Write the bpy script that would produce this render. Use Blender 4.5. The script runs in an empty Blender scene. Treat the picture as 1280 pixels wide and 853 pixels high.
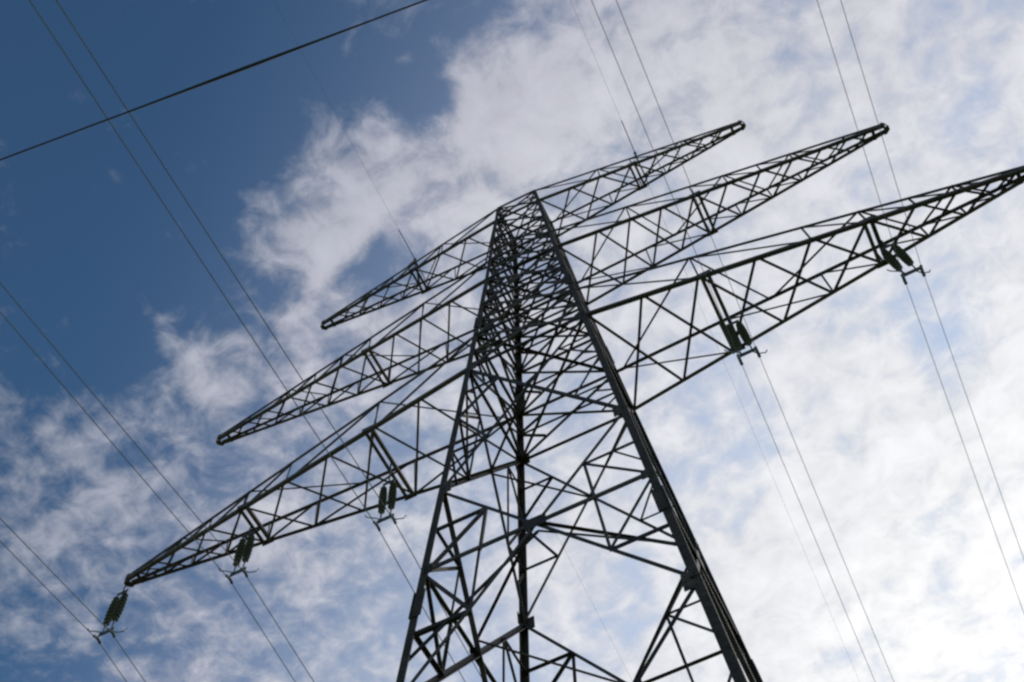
import bpy, bmesh, math, random
from mathutils import Vector, Matrix

S = bpy.context.scene
COL = S.collection
R = math.radians
EYE = 1.6                       # camera height above the meadow

# ------------------------------------------------------------------ camera
cam_d = bpy.data.cameras.new('camera')
cam = bpy.data.objects.new('camera', cam_d)
COL.objects.link(cam)
right = Vector((0.89605408, 0.4420423, -0.04105716))
down = Vector((-0.41646215, 0.80494652, -0.42263505))
fwd = Vector((-0.15377376, 0.39580261, 0.9053695))
m3 = Matrix((right, -down, -fwd)).transposed()
cam.matrix_world = Matrix.Translation((4.7710, -15.0364, EYE)) @ m3.to_4x4()
cam_d.sensor_fit = 'HORIZONTAL'
cam_d.sensor_width = 36.0
cam_d.lens = 1475.26 / 1280 * 36
cam_d.clip_start = 0.05
cam_d.clip_end = 9000
S.camera = cam

# ------------------------------------------------------------------ light
SUN_EL, SUN_AZ = 33.0, 14.0     # azimuth clockwise from +Y
sun_dir = Vector((math.sin(R(SUN_AZ)) * math.cos(R(SUN_EL)), math.cos(R(SUN_AZ)) * math.cos(R(SUN_EL)), math.sin(R(SUN_EL))))
sd = bpy.data.lights.new('sun', 'SUN')
sd.energy = 2.2
sd.angle = R(0.5)
sd.color = (1.0, 0.95, 0.87)
sun = bpy.data.objects.new('sun', sd)
COL.objects.link(sun)
sun.rotation_euler = (-sun_dir).to_track_quat('-Z', 'Y').to_euler()

S.view_settings.view_transform = 'Standard'
S.view_settings.look = 'None'
S.view_settings.gamma = 1
S.view_settings.use_curve_mapping = False
S.view_settings.exposure = 0.0
S.render.engine = 'CYCLES'
S.cycles.filter_width = 2.5

# ------------------------------------------------------------------ sky and clouds (world)
W = bpy.data.worlds.new('World')
S.world = W
W.use_nodes = True
NT = W.node_tree
NT.nodes.clear()
def nd(kind, **kw):
    n = NT.nodes.new(kind)
    for k, v in kw.items():
        setattr(n, k, v)
    return n
def lk(a, b): NT.links.new(a, b)
def val(sock, v):
    if isinstance(v, (int, float)): sock.default_value = v
    else: lk(v, sock)
def mth(op, a, b=0.0, c=0.0, clamp=False):
    n = nd('ShaderNodeMath', operation=op, use_clamp=clamp)
    val(n.inputs[0], a); val(n.inputs[1], b); val(n.inputs[2], c)
    return n.outputs[0]
def maprange(x, a, b, c=0.0, d=1.0, kind='SMOOTHSTEP'):
    n = nd('ShaderNodeMapRange', interpolation_type=kind)
    val(n.inputs[0], x); n.inputs[1].default_value = a; n.inputs[2].default_value = b
    n.inputs[3].default_value = c; n.inputs[4].default_value = d
    return n.outputs[0]
sky = nd('ShaderNodeTexSky', sky_type='NISHITA')
sky.sun_disc = False
sky.sun_elevation = R(SUN_EL)
sky.sun_rotation = R(SUN_AZ)
sky.altitude = 300
sky.air_density = 1.0
sky.dust_density = 0.0
sky.ozone_density = 5.0
tc = nd('ShaderNodeTexCoord')
sep = nd('ShaderNodeSeparateXYZ'); lk(tc.outputs['Generated'], sep.inputs[0])
zc = mth('MAXIMUM', sep.outputs[2], 0.06)
u = mth('DIVIDE', sep.outputs[0], zc)
v = mth('DIVIDE', sep.outputs[1], zc)
uv = nd('ShaderNodeCombineXYZ'); lk(u, uv.inputs[0]); lk(v, uv.inputs[1])
UV = uv.outputs[0]
def noise(scale, detail=5.0, rough=0.55, off=(0, 0, 0), dist=0.0, stretch=None, rot=0.0):
    mp = nd('ShaderNodeMapping'); lk(UV, mp.inputs[0]); mp.inputs['Location'].default_value = off
    mp.inputs['Rotation'].default_value = (0, 0, rot)
    if stretch: mp.inputs['Scale'].default_value = stretch
    n = nd('ShaderNodeTexNoise'); lk(mp.outputs[0], n.inputs['Vector'])
    n.inputs['Scale'].default_value = scale; n.inputs['Detail'].default_value = detail
    n.inputs['Roughness'].default_value = rough; n.inputs['Distortion'].default_value = dist
    return n.outputs['Fac']
# where the cloud deck is thicker or thinner: (u, v, radius, weight) on the cloud plane
PATCHES = [(-0.125, 0.268, 0.068, 0.4), (-0.225, 0.233, 0.05, 0.28), (-0.27, 0.269, 0.044, 0.2), (-0.151, 0.205, 0.029, -0.42), (-0.166, 0.169, 0.034, -0.15), (-0.078, 0.206, 0.038, 0.22), (-0.255, 0.307, 0.038, -0.2), (-0.195, 0.265, 0.025, -0.12), (-0.391, 0.317, 0.047, 0.0), (-0.273, 0.165, 0.042, 0.12), (-0.328, 0.202, 0.036, 0.1), (-0.437, 0.275, 0.039, 0.14), (-0.45, 0.342, 0.056, 0.0), (-0.269, 0.282, 0.045, 0.3), (-0.065, 0.224, 0.062, 0.35), (-0.337, 0.277, 0.045, 0.3), (-0.35, 0.347, 0.047, 0.22), (-0.447, 0.344, 0.056, 0.3), (-0.086, 0.168, 0.054, -0.34), (-0.147, 0.163, 0.041, -0.25), (-0.047, 0.188, 0.033, -0.05), (-0.247, 0.315, 0.032, -0.32), (-0.183, 0.309, 0.03, -0.12), (-0.243, 0.188, 0.028, 0.1), (-0.262, 0.147, 0.076, -0.5), (-0.448, 0.207, 0.114, -0.5), (-0.392, 0.021, 0.135, -0.6), (-0.241, 0.075, 0.073, -0.5), (-0.112, 0.14, 0.046, -0.3), (-0.007, 0.182, 0.03, -0.35), (-0.132, 0.213, 0.026, -0.3), (-0.171, 0.178, 0.027, -0.2), (-0.48, 0.28, 0.055, -0.3), (-0.531, 0.156, 0.067, -0.4), (-0.343, 0.007, 0.045, -0.3), (-0.168, 0.105, 0.046, -0.2), (-0.601, 0.264, 0.048, -0.15), (-0.42, 0.498, 0.052, -0.15), (-0.598, 0.558, 0.074, -0.14), (-0.745, 0.514, 0.056, -0.12), (-0.423, 0.583, 0.054, -0.12), (-0.555, 0.365, 0.042, -0.1), (-0.461, 0.415, 0.05, -0.12), (-0.596, 0.385, 0.077, 0.16), (-0.692, 0.44, 0.081, 0.1), (-0.472, 0.492, 0.061, 0.12), (-0.58, 0.5, 0.081, 0.06), (-0.482, 0.62, 0.113, 0.04), (-0.271, 0.435, 0.04, -0.1), (-0.451, 0.683, 0.086, -0.05), (-0.293, 0.686, 0.074, 0.0), (-0.207, 0.698, 0.083, 0.1), (-0.31, 0.577, 0.044, -0.1), (0.299, 0.423, 0.032, -0.36), (0.264, 0.43, 0.029, -0.3), (0.332, 0.386, 0.035, -0.12), (-0.009, 0.562, 0.049, -0.25), (0.199, 0.627, 0.045, -0.35), (-0.004, 0.654, 0.052, -0.25), (-0.153, 0.76, 0.056, -0.08), (-0.214, 0.694, 0.055, 0.05), (0.097, 0.298, 0.142, 0.3), (0.159, 0.433, 0.098, 0.2), (0.112, 0.811, 0.239, 0.35), (-0.052, 0.849, 0.157, 0.2), (-0.087, 0.474, 0.064, 0.1), (-0.074, 0.638, 0.043, -0.06), (0.06, 0.597, 0.033, 0.1)]
cover = None
for (pu, pv, pr, w) in PATCHES:
    d = nd('ShaderNodeVectorMath', operation='DISTANCE')
    lk(UV, d.inputs[0]); d.inputs[1].default_value = (pu, pv, 0)
    b = maprange(d.outputs['Value'], 0.0, pr * 1.7, w, 0.0)
    cover = b if cover is None else mth('ADD', cover, b)
# a cloud front: clear to the west, overcast towards the sun
front = mth('ADD', mth('MULTIPLY', u, 0.80), mth('MULTIPLY', v, 0.50))
front = maprange(front, -0.36, 0.40, -0.06, 0.34, 'LINEAR')
big = noise(6.0, 3.0, 0.5, (3.1, 1.7, 0))
puff = noise(13.0, 5.0, 0.50, (0.4, 7.7, 0), 0.35)
fine = noise(27.0, 7.0, 0.62, (5.2, 3.3, 0), 0.4)
wisp = noise(17.0, 4.0, 0.55, (9.4, 2.2, 0), 0.2, (1.0, 1.9, 1.0), R(-6))
dens = mth('ADD', mth('MULTIPLY', mth('SUBTRACT', puff, 0.5), 1.45), mth('MULTIPLY', mth('SUBTRACT', big, 0.5), 0.9))
dens = mth('ADD', dens, mth('MULTIPLY', mth('SUBTRACT', fine, 0.5), 1.75))
dens = mth('ADD', dens, mth('MULTIPLY', mth('SUBTRACT', wisp, 0.5), 0.75))
dens = mth('ADD', dens, cover)
dens = mth('ADD', dens, front)
mask = maprange(dens, -0.36, 0.64, 0.0, 0.96)
thick = maprange(dens, 0.05, 1.0, 0.0, 1.0)
# thin high veil under the puffs: none to the west, nearly closed towards the sun
veil = maprange(mth('ADD', mth('MULTIPLY', u, 0.62), mth('MULTIPLY', v, 0.78)), -0.17, 0.52, 0.0, 0.80)
# both layers dissolve into the clear band above the horizon
low = maprange(sep.outputs[2], 0.10, 0.34)
mask = mth('MULTIPLY', mask, low)
veil = mth('MULTIPLY', veil, low)
# light scattered through the deck: strongest towards the sun
dot = nd('ShaderNodeVectorMath', operation='DOT_PRODUCT')
lk(tc.outputs['Generated'], dot.inputs[0]); dot.inputs[1].default_value = sun_dir
glow = maprange(dot.outputs['Value'], 0.45, 0.99, 0.0, 1.0, 'LINEAR')
ramp = nd('ShaderNodeValToRGB'); lk(glow, ramp.inputs[0])
e = ramp.color_ramp.elements
e[0].position = 0.0; e[0].color = (0.26, 0.28, 0.35, 1)
e[1].position = 1.0; e[1].color = (1.10, 1.09, 1.08, 1)
for pos, c in ((0.28, (0.37, 0.395, 0.48)), (0.44, (0.52, 0.525, 0.60)), (0.58, (0.63, 0.635, 0.69)), (0.76, (0.74, 0.745, 0.79)), (0.88, (0.85, 0.855, 0.88))):
    x = e.new(pos); x.color = (*c, 1)
lum = mth('ADD', mth('MULTIPLY', mth('SUBTRACT', fine, 0.5), 0.42), mth('MULTIPLY', mth('SUBTRACT', puff, 0.5), 0.22))
shade = mth('ADD', mth('ADD', 0.95, lum), mth('MULTIPLY', thick, 0.06))
ccol = nd('ShaderNodeVectorMath', operation='SCALE'); lk(ramp.outputs[0], ccol.inputs[0]); lk(shade, ccol.inputs['Scale'])
tint = nd('ShaderNodeVectorMath', operation='MULTIPLY'); lk(sky.outputs[0], tint.inputs[0]); tint.inputs[1].default_value = (0.82, 1.04, 1.03)
bg1 = nd('ShaderNodeBackground'); lk(tint.outputs[0], bg1.inputs[0]); bg1.inputs[1].default_value = 0.080
bg2 = nd('ShaderNodeBackground'); lk(ccol.outputs[0], bg2.inputs[0]); bg2.inputs[1].default_value = 1.0
vcol = nd('ShaderNodeVectorMath', operation='MULTIPLY'); lk(ramp.outputs[0], vcol.inputs[0]); vcol.inputs[1].default_value = (0.74, 0.86, 1.06)
bg3 = nd('ShaderNodeBackground'); lk(vcol.outputs[0], bg3.inputs[0]); bg3.inputs[1].default_value = 1.0
mv = nd('ShaderNodeMixShader'); lk(veil, mv.inputs[0]); lk(bg1.outputs[0], mv.inputs[1]); lk(bg3.outputs[0], mv.inputs[2])
mix = nd('ShaderNodeMixShader'); lk(mask, mix.inputs[0]); lk(mv.outputs[0], mix.inputs[1]); lk(bg2.outputs[0], mix.inputs[2])
wo = nd('ShaderNodeOutputWorld'); lk(mix.outputs[0], wo.inputs[0])

# ------------------------------------------------------------------ materials
def mat(name, base, rough=0.6, metal=0.0, spots=None, scale=6.0, bump=0.0, spec=0.4, vary=0.0):
    m = bpy.data.materials.new(name); m.use_nodes = True
    t = m.node_tree; b = t.nodes['Principled BSDF']
    b.inputs['Roughness'].default_value = rough
    b.inputs['Metallic'].default_value = metal
    b.inputs['Specular IOR Level'].default_value = spec
    co = t.nodes.new('ShaderNodeTexCoord')
    n = t.nodes.new('ShaderNodeTexNoise'); n.inputs['Scale'].default_value = scale
    n.inputs['Detail'].default_value = 6; n.inputs['Roughness'].default_value = 0.65
    t.links.new(co.outputs['Object'], n.inputs['Vector'])
    r = t.nodes.new('ShaderNodeValToRGB')
    r.color_ramp.elements[0].position = 0.35; r.color_ramp.elements[0].color = (*base, 1)
    r.color_ramp.elements[1].position = 0.72; r.color_ramp.elements[1].color = (*(spots or [c * 1.5 for c in base]), 1)
    t.links.new(n.outputs['Fac'], r.inputs[0])
    if vary:
        oi = t.nodes.new('ShaderNodeObjectInfo')
        mr = t.nodes.new('ShaderNodeMapRange'); t.links.new(oi.outputs['Random'], mr.inputs[0])
        mr.inputs[3].default_value = 1 - vary; mr.inputs[4].default_value = 1 + vary * 1.4
        sc = t.nodes.new('ShaderNodeVectorMath'); sc.operation = 'SCALE'
        t.links.new(r.outputs[0], sc.inputs[0]); t.links.new(mr.outputs[0], sc.inputs['Scale'])
        t.links.new(sc.outputs[0], b.inputs['Base Color'])
    else:
        t.links.new(r.outputs[0], b.inputs['Base Color'])
    rr = t.nodes.new('ShaderNodeMath'); rr.operation = 'MULTIPLY_ADD'
    t.links.new(n.outputs['Fac'], rr.inputs[0]); rr.inputs[1].default_value = 0.25; rr.inputs[2].default_value = rough - 0.12
    t.links.new(rr.outputs[0], b.inputs['Roughness'])
    if bump:
        bp = t.nodes.new('ShaderNodeBump'); bp.inputs['Strength'].default_value = bump; bp.inputs['Distance'].default_value = 0.01
        t.links.new(n.outputs['Fac'], bp.inputs['Height']); t.links.new(bp.outputs[0], b.inputs['Normal'])
    return m
M_STEEL = mat('weathered_steel', (0.024, 0.020, 0.016), 0.62, 0.0, (0.100, 0.068, 0.045), 5.0, 0, 0.3, 0.3)
M_BRACE = mat('brace_steel', (0.034, 0.029, 0.025), 0.55, 0.0, (0.120, 0.084, 0.062), 3.6, 0, 0.35, 0.45)
M_ARM = mat('arm_steel', (0.064, 0.056, 0.054), 0.58, 0.0, (0.16, 0.12, 0.10), 3.0, 0, 0.5, 0.45)
M_DISC = mat('insulator_glaze', (0.085, 0.088, 0.074), 0.2, 0.0, (0.15, 0.145, 0.12), 5.0, 0, 0.6)
M_FIT = mat('galvanised_fitting', (0.10, 0.105, 0.105), 0.5, 0.6, (0.16, 0.16, 0.155), 9.0)
M_HORN = mat('arcing_horn_metal', (0.24, 0.28, 0.29), 0.45, 0.5, (0.3, 0.33, 0.33), 9.0)
M_WIRE = mat('aluminium_strand', (0.27, 0.28, 0.31), 0.6, 0.1, (0.35, 0.35, 0.37), 20.0)
M_CABLE = mat('dark_cable_sheath', (0.05, 0.055, 0.08), 0.6, 0.0, (0.07, 0.07, 0.09), 12.0)
M_CONC = mat('footing_concrete', (0.28, 0.27, 0.25), 0.85, 0.0, (0.36, 0.35, 0.32), 7.0, 0.4)
M_GROUND = mat('meadow_grass', (0.045, 0.07, 0.022), 0.9, 0.0, (0.10, 0.11, 0.045), 0.35, 0.6, 0.2)

# ------------------------------------------------------------------ helpers
def obj(name, bm, material, parent=None, smooth=False):
    me = bpy.data.meshes.new(name)
    bm.normal_update()
    bmesh.ops.recalc_face_normals(bm, faces=bm.faces)
    bm.to_mesh(me); bm.free()
    me.materials.append(material)
    if smooth:
        for p in me.polygons: p.use_smooth = True
    o = bpy.data.objects.new(name, me); COL.objects.link(o)
    if parent: o.parent = parent
    return o
def empty(name, loc=(0, 0, 0), parent=None):
    o = bpy.data.objects.new(name, None); COL.objects.link(o); o.location = loc
    o.empty_display_size = 0.5
    if parent: o.parent = parent
    return o
def tag(o, label, cat, group=None):
    o['label'] = label; o['category'] = cat
    if group: o['group'] = group
    return o
V = Vector
def angle(bm, p, q, size, ref, th=None, off=0.0, flip=False):
    """an L-section steel bar from p to q; one flange lies across ref, the other along it"""
    p, q, ref = V(p), V(q), V(ref)
    t = (q - p).normalized()
    a = ref - t * ref.dot(t)
    if a.length < 1e-5: a = t.orthogonal()
    a.normalize()
    b = t.cross(a)
    if flip: b = -b
    th = th or max(0.010, size * 0.13)
    h = size * 0.5
    sec = [(0, -h), (0, h), (-th, h), (-th, -h + th), (-size * 0.9, -h + th), (-size * 0.9, -h)]
    r1, r2 = [], []
    for (ca, cb) in sec:
        o = a * (ca + off) + b * cb
        r1.append(bm.verts.new(p + o)); r2.append(bm.verts.new(q + o))
    n = len(sec)
    for i in range(n):
        bm.faces.new((r1[i], r1[(i + 1) % n], r2[(i + 1) % n], r2[i]))
    bm.faces.new(r1); bm.faces.new(list(reversed(r2)))
def corner(bm, p, q, size, ax, ay, th=None):
    """corner angle: the two flanges run from the corner along ax and ay"""
    p, q, ax, ay = V(p), V(q), V(ax), V(ay)
    th = th or size * 0.12
    sec = [(0, 0), (size, 0), (size, th), (th, th), (th, size), (0, size)]
    r1 = [bm.verts.new(p + ax * i + ay * j) for i, j in sec]
    r2 = [bm.verts.new(q + ax * i + ay * j) for i, j in sec]
    n = 6
    for i in range(n):
        bm.faces.new((r1[i], r1[(i + 1) % n], r2[(i + 1) % n], r2[i]))
    bm.faces.new(r1); bm.faces.new(list(reversed(r2)))
def box(bm, c, ax, ay, az):
    """a box at c with half-extent vectors ax, ay, az"""
    c, ax, ay, az = V(c), V(ax), V(ay), V(az)
    vs = [bm.verts.new(c + ax * i + ay * j + az * k) for i in (-1, 1) for j in (-1, 1) for k in (-1, 1)]
    for f in ((0, 1, 3, 2), (4, 6, 7, 5), (0, 4, 5, 1), (2, 3, 7, 6), (0, 2, 6, 4), (1, 5, 7, 3)):
        bm.faces.new([vs[i] for i in f])
def tube(bm, pts, rad, n=8):
    pts = [V(p) for p in pts]
    rings = []
    for i, p in enumerate(pts):
        t = (pts[min(i + 1, len(pts) - 1)] - pts[max(i - 1, 0)]).normalized()
        a = t.cross(V((0, 0, 1)))
        if a.length < 1e-4: a = t.cross(V((1, 0, 0)))
        a.normalize(); b = t.cross(a)
        r = rad[i] if isinstance(rad, (list, tuple)) else rad
        rings.append([bm.verts.new(p + (a * math.cos(k * 2 * math.pi / n) + b * math.sin(k * 2 * math.pi / n)) * r) for k in range(n)])
    for r1, r2 in zip(rings, rings[1:]):
        for k in range(n):
            bm.faces.new((r1[k], r1[(k + 1) % n], r2[(k + 1) % n], r2[k]))
    bm.faces.new(list(reversed(rings[0]))); bm.faces.new(rings[-1])
def lathe(bm, base, prof, n=16):
    """profile of (radius, z) turned about the vertical through base"""
    base = V(base); rings = []
    for (r, z) in prof:
        rings.append([bm.verts.new(base + V((r * math.cos(k * 2 * math.pi / n), r * math.sin(k * 2 * math.pi / n), z))) for k in range(n)])
    for r1, r2 in zip(rings, rings[1:]):
        for k in range(n):
            bm.faces.new((r1[k], r1[(k + 1) % n], r2[(k + 1) % n], r2[k]))
    bm.faces.new(list(reversed(rings[0]))); bm.faces.new(rings[-1])
def lerp(a, b, t): return V(a) + (V(b) - V(a)) * t

# ------------------------------------------------------------------ ground
bm = bmesh.new()
N, EXT = 60, 2500.0
def gx(i):
    s = (i / N - 0.5) * 2
    return math.copysign(abs(s) ** 2.2, s) * EXT
random.seed(4)
grid = [[bm.verts.new((gx(i), gx(j), 0 if math.hypot(gx(i), gx(j)) < 30 else random.uniform(-0.25, 0.25))) for j in range(N + 1)] for i in range(N + 1)]
for i in range(N):
    for j in range(N):
        bm.faces.new((grid[i][j], grid[i + 1][j], grid[i + 1][j + 1], grid[i][j + 1]))
o = obj('ground', bm, M_GROUND, None, True); o['kind'] = 'structure'

# ------------------------------------------------------------------ lattice tower
Z = lambda z: z + EYE           # heights below were measured from the eye
Z1, Z2, Z3, ZT = 30.0, 37.240, 43.719, 45.35
H1, H2, H3 = 2.4, 1.95, ZT - Z3
KY = 0.9354
def wid(z):
    if z <= Z1: return 1.8485 - 0.0753 * (z - Z1)
    if z <= Z2: return 1.8485 + (1.3262 - 1.8485) * (z - Z1) / (Z2 - Z1)
    return 1.3262 + (0.9382 - 1.3262) * (z - Z2) / (Z3 - Z2)
def node(sx, sy, z):
    w = wid(z)
    return V((sx * w, sy * w * KY, Z(z)))

tower = empty('transmission_tower')
tag(tower, 'tall dark steel lattice tower with three pairs of tapering cross arms', 'pylon')

LEGZ = [-EYE, 7.0, 16.0, 23.3, Z1, Z2, ZT]
for sx in (-1, 1):
    for sy in (-1, 1):
        bm = bmesh.new()
        for za, zb in zip(LEGZ, LEGZ[1:]):
            s = 0.175 if za < 23 else 0.17 if za < Z1 else 0.17 if za < Z2 else 0.14
            e_ = V((sx * 0.035, 0, 0))
            corner(bm, node(sx, sy, za) + e_, node(sx, sy, zb) + e_, s, (-sx, 0, 0), (0, -sy, 0))
        leg = obj('leg', bm, M_STEEL, tower)
        # bolted splice straps where two leg lengths meet
        for zs in (18.9, 33.4):
            b2 = bmesh.new()
            c = node(sx, sy, zs)
            up = (node(sx, sy, zs + 1) - c).normalized()
            box(b2, c + V((-sx * 0.10, sy * 0.012, 0)), V((0.10, 0, 0)), V((0, 0.012, 0)), up * 0.42)
            box(b2, c + V((sx * 0.047, -sy * 0.08, 0)), V((0.012, 0, 0)), V((0, 0.11, 0)), up * 0.42)
            obj('splice_plate', b2, M_STEEL, leg)
        b2 = bmesh.new()
        lathe(b2, (sx * wid(-EYE), sy * wid(-EYE) * KY, -0.4), [(0.62, 0), (0.62, 0.62), (0.50, 0.74), (0.42, 0.76)], 20)
        obj('concrete_footing', b2, M_CONC, tower)

# faces: (corner a, corner b, outward direction)
FACES = {'front': ((-1, -1), (1, -1), (0, -1, 0)), 'back': ((-1, 1), (1, 1), (0, 1, 0)),
         'left': ((-1, -1), (-1, 1), (-1, 0, 0)), 'right': ((1, -1), (1, 1), (1, 0, 0))}
PANELS_LOW = [(7.0, 16.0), (16.0, 23.3), (23.3, 30.0)]
def crossz(za, zb):
    wa, wb = wid(za), wid(zb)
    return za + (zb - za) * wa / (wa + wb)
mids = {}
for fname, (ca, cb, out) in FACES.items():
    def nA(z): return node(*ca, z)
    def nB(z): return node(*cb, z)
    for (za, zb) in [(-EYE + 0.5, 7.0)] + PANELS_LOW:
        size = (0.135 if fname in ('left', 'right') else 0.082) if zb < 25 else 0.085
        for k, (p, q) in enumerate(((nA(za), nB(zb)), (nB(za), nA(zb)))):
            bm = bmesh.new()
            angle(bm, p, q, size, out, off=-0.02 - 0.02 * k, flip=bool(k))
            obj('diagonal_brace', bm, M_BRACE, tower)
    # horizontal through the crossing of the tall panel
    zc_ = crossz(16.0, 23.3)
    bm = bmesh.new(); angle(bm, nA(zc_), nB(zc_), 0.11, out, off=0.01)
    obj('strut', bm, M_BRACE, tower)
    mids[fname] = (nA(zc_) + nB(zc_)) / 2
    zc0 = crossz(7.0, 16.0)
    bm = bmesh.new(); angle(bm, nA(zc0), nB(zc0), 0.11, out, off=0.01)
    obj('strut', bm, M_BRACE, tower)
    bm = bmesh.new(); angle(bm, nA(Z1), nB(Z1), 0.11, out, off=0.01)
    obj('strut', bm, M_BRACE, tower)
    # gusset at the middle of the strut
    mid = mids[fname]; o3 = V(out); along = (nB(zc_) - nA(zc_)).normalized(); up = along.cross(o3)
    bm = bmesh.new(); box(bm, mid + o3 * 0.018, along * 0.24, up * 0.17, o3 * 0.006)
    obj('gusset_plate', bm, M_BRACE, tower)
    for z in (16.0, zc_, 23.3, Z1):
        for c in (ca, cb):
            p = node(*c, z); other = node(*(cb if c == ca else ca), z); dirn = (other - p).normalized()
            big_ = 1.0 if z != zc_ else 0.7
            bm = bmesh.new(); box(bm, p + dirn * 0.15 + o3 * 0.012, dirn * 0.15 * big_, V((0, 0, 0.22 * big_)), o3 * 0.006)
            for ix in (-0.6, 0.6):
                for iz in (-0.7, 0.0, 0.7):
                    box(bm, p + dirn * (0.15 + 0.15 * big_ * ix) + V((0, 0, 0.22 * big_ * iz)) + o3 * 0.024, dirn * 0.015, V((0, 0, 0.015)), o3 * 0.010)
            obj('gusset_plate', bm, M_BRACE, tower)
    # thin redundant members
    def thin(p, q, size):
        bm = bmesh.new(); angle(bm, p, q, size, out, off=-0.05); obj('thin_brace', bm, M_BRACE, tower)
    za, zb = 16.0, 23.3
    ctr = mids[fname]
    for c in (ca, cb):
        up_mid = lerp(node(*c, zb), ctr, 0.5); lo_mid = lerp(node(*c, za), ctr, 0.5)
        thin(up_mid, node(*c, zc_), 0.075)
        thin(up_mid, node(*c, (zb + zc_) / 2), 0.07)
        thin(up_mid, lerp(node(*c, zc_), ctr, 0.5), 0.065)
        thin(lo_mid, node(*c, zc_), 0.075)
        thin(lo_mid, node(*c, (za + zc_) / 2), 0.095)
        thin(lo_mid, lerp(node(*c, zc_), ctr, 0.5), 0.065)
        if fname in ('front', 'back'):
            thin(ctr + V((0, 0, -0.22)), node(*c, 17.2), 0.055)
        zq = crossz(23.3, Z1); c2 = (node(*ca, zq) + node(*cb, zq)) / 2
        um = lerp(node(*c, Z1), c2, 0.5); lm = lerp(node(*c, 23.3), c2, 0.5)
        thin(um, node(*c, zq), 0.065)
        thin(lm, node(*c, zq), 0.065)
        thin(um, node(*c, (Z1 + zq) / 2), 0.055)
        thin(lm, node(*c, (23.3 + zq) / 2), 0.055)
        if fname in ('left', 'right'):
            thin(um, lm, 0.065)
            thin(lerp(node(*c, Z1), c2, 0.25), node(*c, (Z1 + zq) / 2), 0.055)
            thin(lerp(node(*c, 23.3), c2, 0.25), node(*c, (23.3 + zq) / 2), 0.055)
    # small panels between and above the arms
    lv = [Z1, Z1 + H1, 34.9, Z2, Z2 + H2, 41.4, Z3, ZT]
    bm = bmesh.new()
    for za, zb in zip(lv, lv[1:]):
        s = 0.10 if zb < 38 else 0.075
        angle(bm, nA(za), nB(zb), s, out, off=-0.015)
        angle(bm, nB(za), nA(zb), s, out, off=-0.03, flip=True)
        # half-height redundants from the crossing to the legs
        zm = crossz(za, zb); cm = (nA(zm) + nB(zm)) / 2
        angle(bm, nA(zm), nB(zm), s * 0.8, out, off=-0.05)
        for c in (ca, cb):
            angle(bm, lerp(node(*c, za), cm, 0.5), node(*c, zm), s * 0.7, out, off=-0.06)
            angle(bm, lerp(node(*c, zb), cm, 0.5), node(*c, zm), s * 0.7, out, off=-0.06)
    obj('upper_bracing', bm, M_BRACE, tower)
    for z in (Z1 + H1, 34.9, Z2, Z2 + H2, 41.4, Z3, ZT):
        bm = bmesh.new(); angle(bm, nA(z), nB(z), 0.11 if z < ZT else 0.09, out, off=0.01)
        obj('strut', bm, M_BRACE, tower)

zq = crossz(23.3, Z1)
qm = {k: (node(*f[0], zq) + node(*f[1], zq)) / 2 for k, f in FACES.items()}
for a, b in (('front', 'right'), ('right', 'back'), ('back', 'left'), ('left', 'front')):
    bm = bmesh.new(); angle(bm, qm[a], qm[b], 0.06, (0, 0, 1), off=-0.02)
    obj('plan_brace', bm, M_BRACE, tower)
# plan bracing: a diamond inside the tall panel, crosses at the arm levels
for a, b in (('front', 'right'), ('right', 'back'), ('back', 'left'), ('left', 'front')):
    bm = bmesh.new(); angle(bm, mids[a] + V((0, 0, 0.05 if a in ('front', 'back') else 0.42)), mids[b] + V((0, 0, 0.05 if b in ('front', 'back') else 0.50)), 0.062, (0, 0, 1))
    obj('plan_brace', bm, M_BRACE, tower)
for z, s in ((Z1, 0.085), (Z1 + H1, 0.085), (34.9, 0.07), (Z2, 0.08), (Z2 + H2, 0.07), (41.4, 0.06), (Z3, 0.07), (ZT, 0.06)):
    for k, (p, q) in enumerate((((-1, -1), (1, 1)), ((1, -1), (-1, 1)))):
        bm = bmesh.new(); angle(bm, node(*p, z), node(*q, z), s, (0, 0, 1), off=-0.03 - 0.015 * k)
        obj('plan_brace', bm, M_BRACE, tower)

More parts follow.
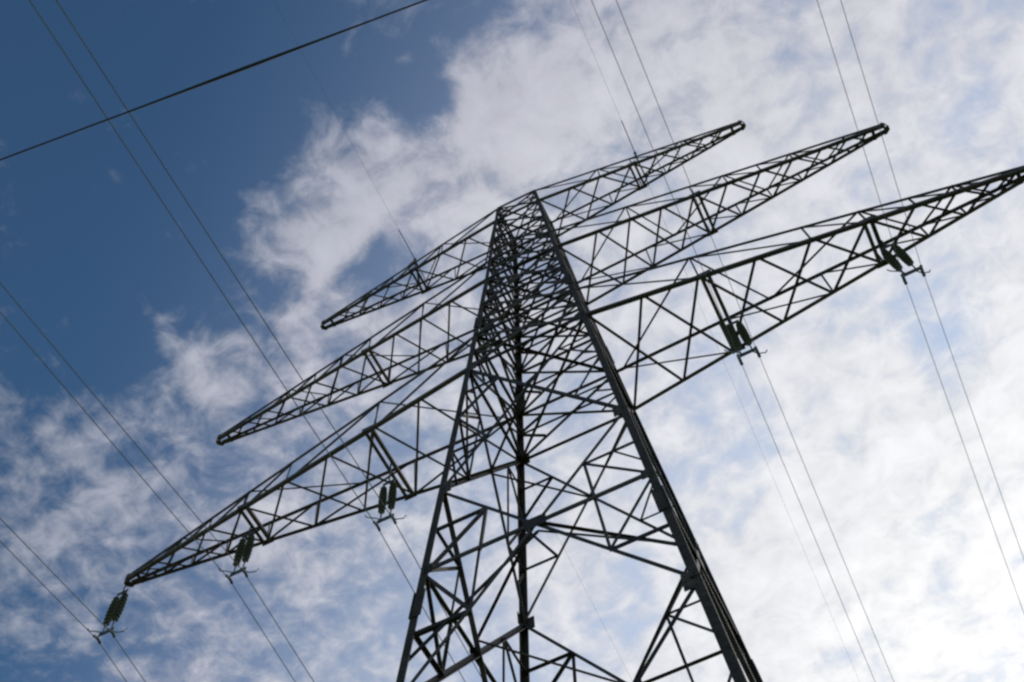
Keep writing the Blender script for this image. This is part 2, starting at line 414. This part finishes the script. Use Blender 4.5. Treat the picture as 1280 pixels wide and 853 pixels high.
# ------------------------------------------------------------------ cross arms
def cross_arm(sx, z0, h, tip, nodes, bars, sz, tag_text=None):
    """sx: side; nodes: distances from the axis of the panel points, first at the leg, last at the tip"""
    arm = empty('cross_arm', (0, 0, 0), tower)
    w0 = wid(z0); w1 = wid(z0 + h)
    TIPW, TIPH = 0.15, 0.20
    def bot(sy, x):
        t = (x - w0) / (tip - w0)
        return V((sx * x, sy * (w0 * KY + (TIPW - w0 * KY) * t), Z(z0)))
    def top(sy, x):
        t = max(0.0, (x - w1) / (tip - w1))
        return V((sx * x, sy * (w1 * KY + (TIPW - w1 * KY) * t), Z(z0 + h + (TIPH - h) * t)))
    for sy in (-1, 1):
        bm = bmesh.new(); corner(bm, bot(sy, w0), bot(sy, tip), sz, (0, -sy, 0), (0, 0, 1)); obj('bottom_chord', bm, M_ARM, arm)
        bm = bmesh.new(); corner(bm, top(sy, w1), top(sy, tip), sz * 0.7, (0, -sy, 0), (0, 0, -1)); obj('top_chord', bm, M_ARM, arm)
    br = sz * 0.60
    xs = [w0] + nodes[1:]
    # underside: crossed diagonals in every panel
    bm = bmesh.new()
    for i in range(len(xs) - 1):
        a, b = xs[i], xs[i + 1]
        f = 1.0 if i < len(xs) - 4 else 0.85
        angle(bm, bot(-1, a), bot(1, b), br * f, (0, 0, -1), off=-0.022)
        angle(bm, bot(-1, b), bot(1, a), br * f, (0, 0, -1), off=-0.036, flip=True)
    obj('underside_bracing', bm, M_ARM, arm)
    # two sides: posts at the hangers, zigzag between the chords
    for sy in (-1, 1):
        bm = bmesh.new()
        out = (0, sy, 0)
        seq = [0, 2, 4, 5, 6, 7, 8] if len(xs) > 9 else [0, 2, 3, 4, 5, 6, 7]
        seq = [k for k in seq if k < len(xs) - 1]
        for a, b in zip(seq, seq[1:]):
            pa = top(sy, max(xs[a], w1)); pb = bot(sy, xs[b])
            angle(bm, pa, pb, br * 0.8, out, off=-0.03)
            if b != seq[-1]:
                angle(bm, bot(sy, xs[b]), top(sy, xs[b]), br * 0.75, out, off=-0.045)
        obj('side_bracing', bm, M_ARM, arm)
    # top: single zigzag
    bm = bmesh.new()
    s = 1
    idx = [0, 2, 3, 5, 6, 7, 8, 9]
    idx = [k for k in idx if k < len(xs)]
    for a, b in zip(idx, idx[1:]):
        angle(bm, top(s, max(xs[a], w1)), top(-s, xs[b]), br * 0.7, (0, 0, 1), off=-0.02); s = -s
    obj('top_bracing', bm, M_ARM, arm)
    # paired hanger bars across the underside, with stiffening posts at their ends
    for xb in bars:
        for dx in (-0.10, 0.10):
            bm = bmesh.new()
            angle(bm, bot(-1, xb + dx) + V((0, 0, -0.03)), bot(1, xb + dx) + V((0, 0, -0.03)), sz * 0.92, (0, 0, -1), flip=dx > 0)
            obj('hanger_bar', bm, M_ARM, arm)
        for sy in (-1, 1):
            bm = bmesh.new()
            box(bm, bot(sy, xb) + V((0, sy * 0.012, 0.05)), V((0.20, 0, 0)), V((0, 0.008, 0)), V((0, 0, 0.10)))
            obj('hanger_gusset', bm, M_ARM, arm)
    # rounded tip: a bent strap joining the chords and a narrow web plate across
    bm = bmesh.new()
    n = 14; ro, ri = 0.185, 0.160; hx = tip - 0.08
    zl, zh = Z(z0) - 0.02, Z(z0 + TIPH) + 0.02
    prof = []
    for k in range(n + 1):
        a = -math.pi / 2 + math.pi * k / n
        prof.append((math.cos(a), math.sin(a)))
    rings = []
    for (c_, s_) in prof:
        rings.append([bm.verts.new((sx * (hx + r * c_), r * s_, z)) for r, z in ((ro, zl), (ro, zh), (ri, zh), (ri, zl))])
    for r1, r2 in zip(rings, rings[1:]):
        for k in range(4):
            bm.faces.new((r1[k], r1[(k + 1) % 4], r2[(k + 1) % 4], r2[k]))
    bm.faces.new(rings[0]); bm.faces.new(list(reversed(rings[-1])))
    obj('tip_strap', bm, M_ARM, arm)
    bm = bmesh.new(); box(bm, (sx * (tip - 0.42), 0, Z(z0) - 0.012), (0.055, 0, 0), (0, 0.20, 0), (0, 0, 0.008))
    obj('tip_batten', bm, M_ARM, arm)
    bm = bmesh.new(); box(bm, (sx * (tip + 0.02), 0, Z(z0) - 0.03), (0.09, 0, 0), (0, 0.08, 0), (0, 0, 0.008))
    obj('tip_plate', bm, M_ARM, arm)
    return arm
N1 = [1.85, 3.50, 5.12, 6.75, 8.31, 9.87, 11.22, 12.35, 13.30, 13.98]
N2 = [1.33, 2.78, 3.95, 5.05, 6.18, 7.35, 8.50, 9.60, 10.60, 11.45, 12.15]
N3 = [0.94, 2.25, 3.45, 4.75, 5.80, 6.80, 7.70, 8.45]
for sx in (-1, 1):
    cross_arm(sx, Z1, H1, 14.353, N1, (5.28, 9.85), 0.115)
    cross_arm(sx, Z2, H2, 12.651, N2, (6.22,), 0.105)
    a3 = cross_arm(sx, Z3, H3, 9.139, N3, (4.75,), 0.10)
    # earth wire bracket standing on the top arm
    xk = 5.06
    t = (xk - wid(ZT)) / (9.139 - wid(ZT))
    zb = Z(ZT) + (Z(Z3 + 0.2) - Z(ZT)) * t
    bm = bmesh.new()
    yk = wid(ZT) * KY * (1 - t) + 0.15 * t
    for sy in (-1, 1):
        angle(bm, (sx * xk, sy * yk, zb - 0.05), (sx * xk, 0, 46.40 + EYE), 0.07, (sx, 0, 0))
    box(bm, (sx * xk, 0, 46.39 + EYE), (0.05, 0, 0), (0, 0.03, 0), (0, 0, 0.12))
    obj('earth_wire_bracket', bm, M_ARM, tower)

# ------------------------------------------------------------------ insulators
def insulator(x, ztop, drop, label):
    """double suspension string: hook, two columns of discs, yoke plate, clamps, arcing horns"""
    zt = Z(ztop); L = drop
    root = empty('insulator_string', (x, 0, zt))
    tag(root, label, 'insulator', 'double insulator strings under the lowest cross arm')
    bm = bmesh.new()
    zy = -L + 0.62 + 1.30 + 0.13
    tube(bm, [(0, 0, 0.02), (0, 0, zy + 0.03)], 0.026)
    box(bm, (0, 0, zy), (0.19, 0, 0), (0, 0.012, 0), (0, 0, 0.055))
    obj('upper_yoke', bm, M_FIT, root)
    z1 = -L + 0.62; z0 = z1 + 1.30
    for s in (-1, 1):
        bm = bmesh.new(); prof = [(0.02, 0.06)]
        n = max(8, int((z0 - z1) / 0.150)); st = (z0 - z1) / n
        for k in range(n):
            zz = -k * st
            g = 0.72 + 0.28 * math.sin(math.pi * min(1, max(0, (k + 0.3) / (n - 0.4)))) ** 0.6
            prof += [(0.034, zz - 0.002), (0.038, zz - st * 0.40), (0.118 * g, zz - st * 0.62), (0.124 * g, zz - st * 0.72), (0.075 * g, zz - st * 0.74), (0.032, zz - st * 0.80)]
        prof += [(0.03, z1 - z0), (0.03, z1 - z0 - 0.05)]
        lathe(bm, (s * 0.152, 0, z0), prof, 14)
        obj('disc_string', bm, M_DISC, root, True)
    bm = bmesh.new()
    box(bm, (0, 0, -L + 0.20), (0.26, 0, 0), (0, 0.014, 0), (0, 0, 0.07))
    for s in (-1, 1):
        tube(bm, [(s * 0.152, 0, -L + 0.58), (s * 0.152, 0, -L + 0.24)], 0.022, 6)
    obj('lower_yoke', bm, M_FIT, root)
    for s in (-1, 1):
        bm = bmesh.new()
        tube(bm, [(s * 0.245, 0, -L + 0.18), (s * 0.245, 0, -L + 0.05)], 0.024)
        tube(bm, [(s * 0.245, -0.16, -L - 0.015), (s * 0.245, -0.09, -L + 0.025), (s * 0.245, 0, -L + 0.04), (s * 0.245, 0.09, -L + 0.025), (s * 0.245, 0.16, -L - 0.015)], 0.042)
        obj('wire_clamp', bm, M_FIT, root)
        bm = bmesh.new()
        tube(bm, [(s * 0.10, 0, -L + 0.22), (s * 0.26, s * 0.16, -L + 0.20), (s * 0.44, s * 0.24, -L + 0.24), (s * 0.50, s * 0.26, -L + 0.36)], 0.018, 6)
        obj('arcing_horn', bm, M_HORN, root)
    return root
PH = [(-14.42, 30.0, 2.48, 'olive insulator string hanging from the tip of the left lowest arm against open sky'),
      (-10.02, 29.95, 2.38, 'greenish insulator string below the outer hanger bars of the left lowest arm'),
      (-5.24, 29.95, 3.05, 'olive insulator string under the inner hanger bars beside the left tower leg'),
      (5.40, 29.95, 2.85, 'dark insulator string under the inner hanger bars right of the tower body'),
      (10.00, 29.95, 2.50, 'dark green insulator string below the outer hanger bars of the right lowest arm'),
      (14.42, 30.0, 2.48, 'insulator string hanging from the right tip of the lowest arm')]
for (x, zt, L, lab) in PH:
    insulator(x, zt, L, lab)

# ------------------------------------------------------------------ wires
SPAN, SLOPE, YAW = 320.0, 0.090, -0.030
def wire_pts(x, z, slope, yaw=YAW):
    ys = sorted(set([s * y for s in (-1, 1) for y in [0, 0.5, 1.5, 3, 5, 8, 12, 16, 20, 26, 34, 45, 60, 80, 105, 135, 170, 210, 255, 320]]))
    return [V((x + yaw * y, y, z - slope * abs(y) + slope / SPAN * y * y)) for y in ys]
WNAME = ['tip of the left lowest arm', 'outer string of the left lowest arm', 'inner string left of the tower body',
         'inner string right of the tower body', 'outer string of the right lowest arm', 'tip of the right lowest arm']
for (x, zt, L, lab), nm in zip(PH, WNAME):
    for s in (-1, 1):
        bm = bmesh.new()
        tube(bm, wire_pts(x + s * 0.245, Z(zt) - L, 0.125 if x < -8 else SLOPE, 0.0 if x < -8 else YAW), 0.0135 if x < 0 else 0.0075, 6)
        w = obj('conductor_wire', bm, M_WIRE, None, True)
        tag(w, ('left' if s < 0 else 'right') + ' wire of the pair hung at the ' + nm, 'power line', 'twin conductor wires of the line')
for sx in (-1, 1):
    bm = bmesh.new()
    tube(bm, wire_pts(sx * 5.06, Z(46.42), 0.06), 0.0042, 6)
    w = obj('earth_wire', bm, M_WIRE, None, True)
    tag(w, ('thin earth wire on the bracket of the topmost left arm' if sx < 0 else 'thin earth wire on the bracket of the topmost right arm'), 'power line', 'thin earth wires over the top arms')
    bm = bmesh.new()
    pts = [p for p in wire_pts(sx * 5.06, Z(46.42), 0.06) if abs(p.y) < 1.6]
    tube(bm, pts, 0.018, 6)
    obj('armour_rod', bm, M_FIT, w)
# a single cable crossing low overhead
bm = bmesh.new()
a, b = V((-0.07, -14.22, 10.0 + EYE)), V((3.76, -13.77, 10.0 + EYE))
dirn = (b - a).normalized(); c0 = (a + b) / 2
pts, rad = [], []
for k in range(-44, 45):
    d = math.copysign(abs(k / 44) ** 2.2 * 60, k)
    pts.append(c0 + dirn * d + V((0, 0, 0.0035 * d * d * 0.35)))
    rad.append(0.0080 + 0.0075 * math.exp(-((d - 0.35) / 0.7) ** 2))
tube(bm, pts, rad, 8)
w = obj('overhead_cable', bm, M_CABLE, None, True)
tag(w, 'single dark cable crossing the blue sky alone, nearer than the tower', 'cable')
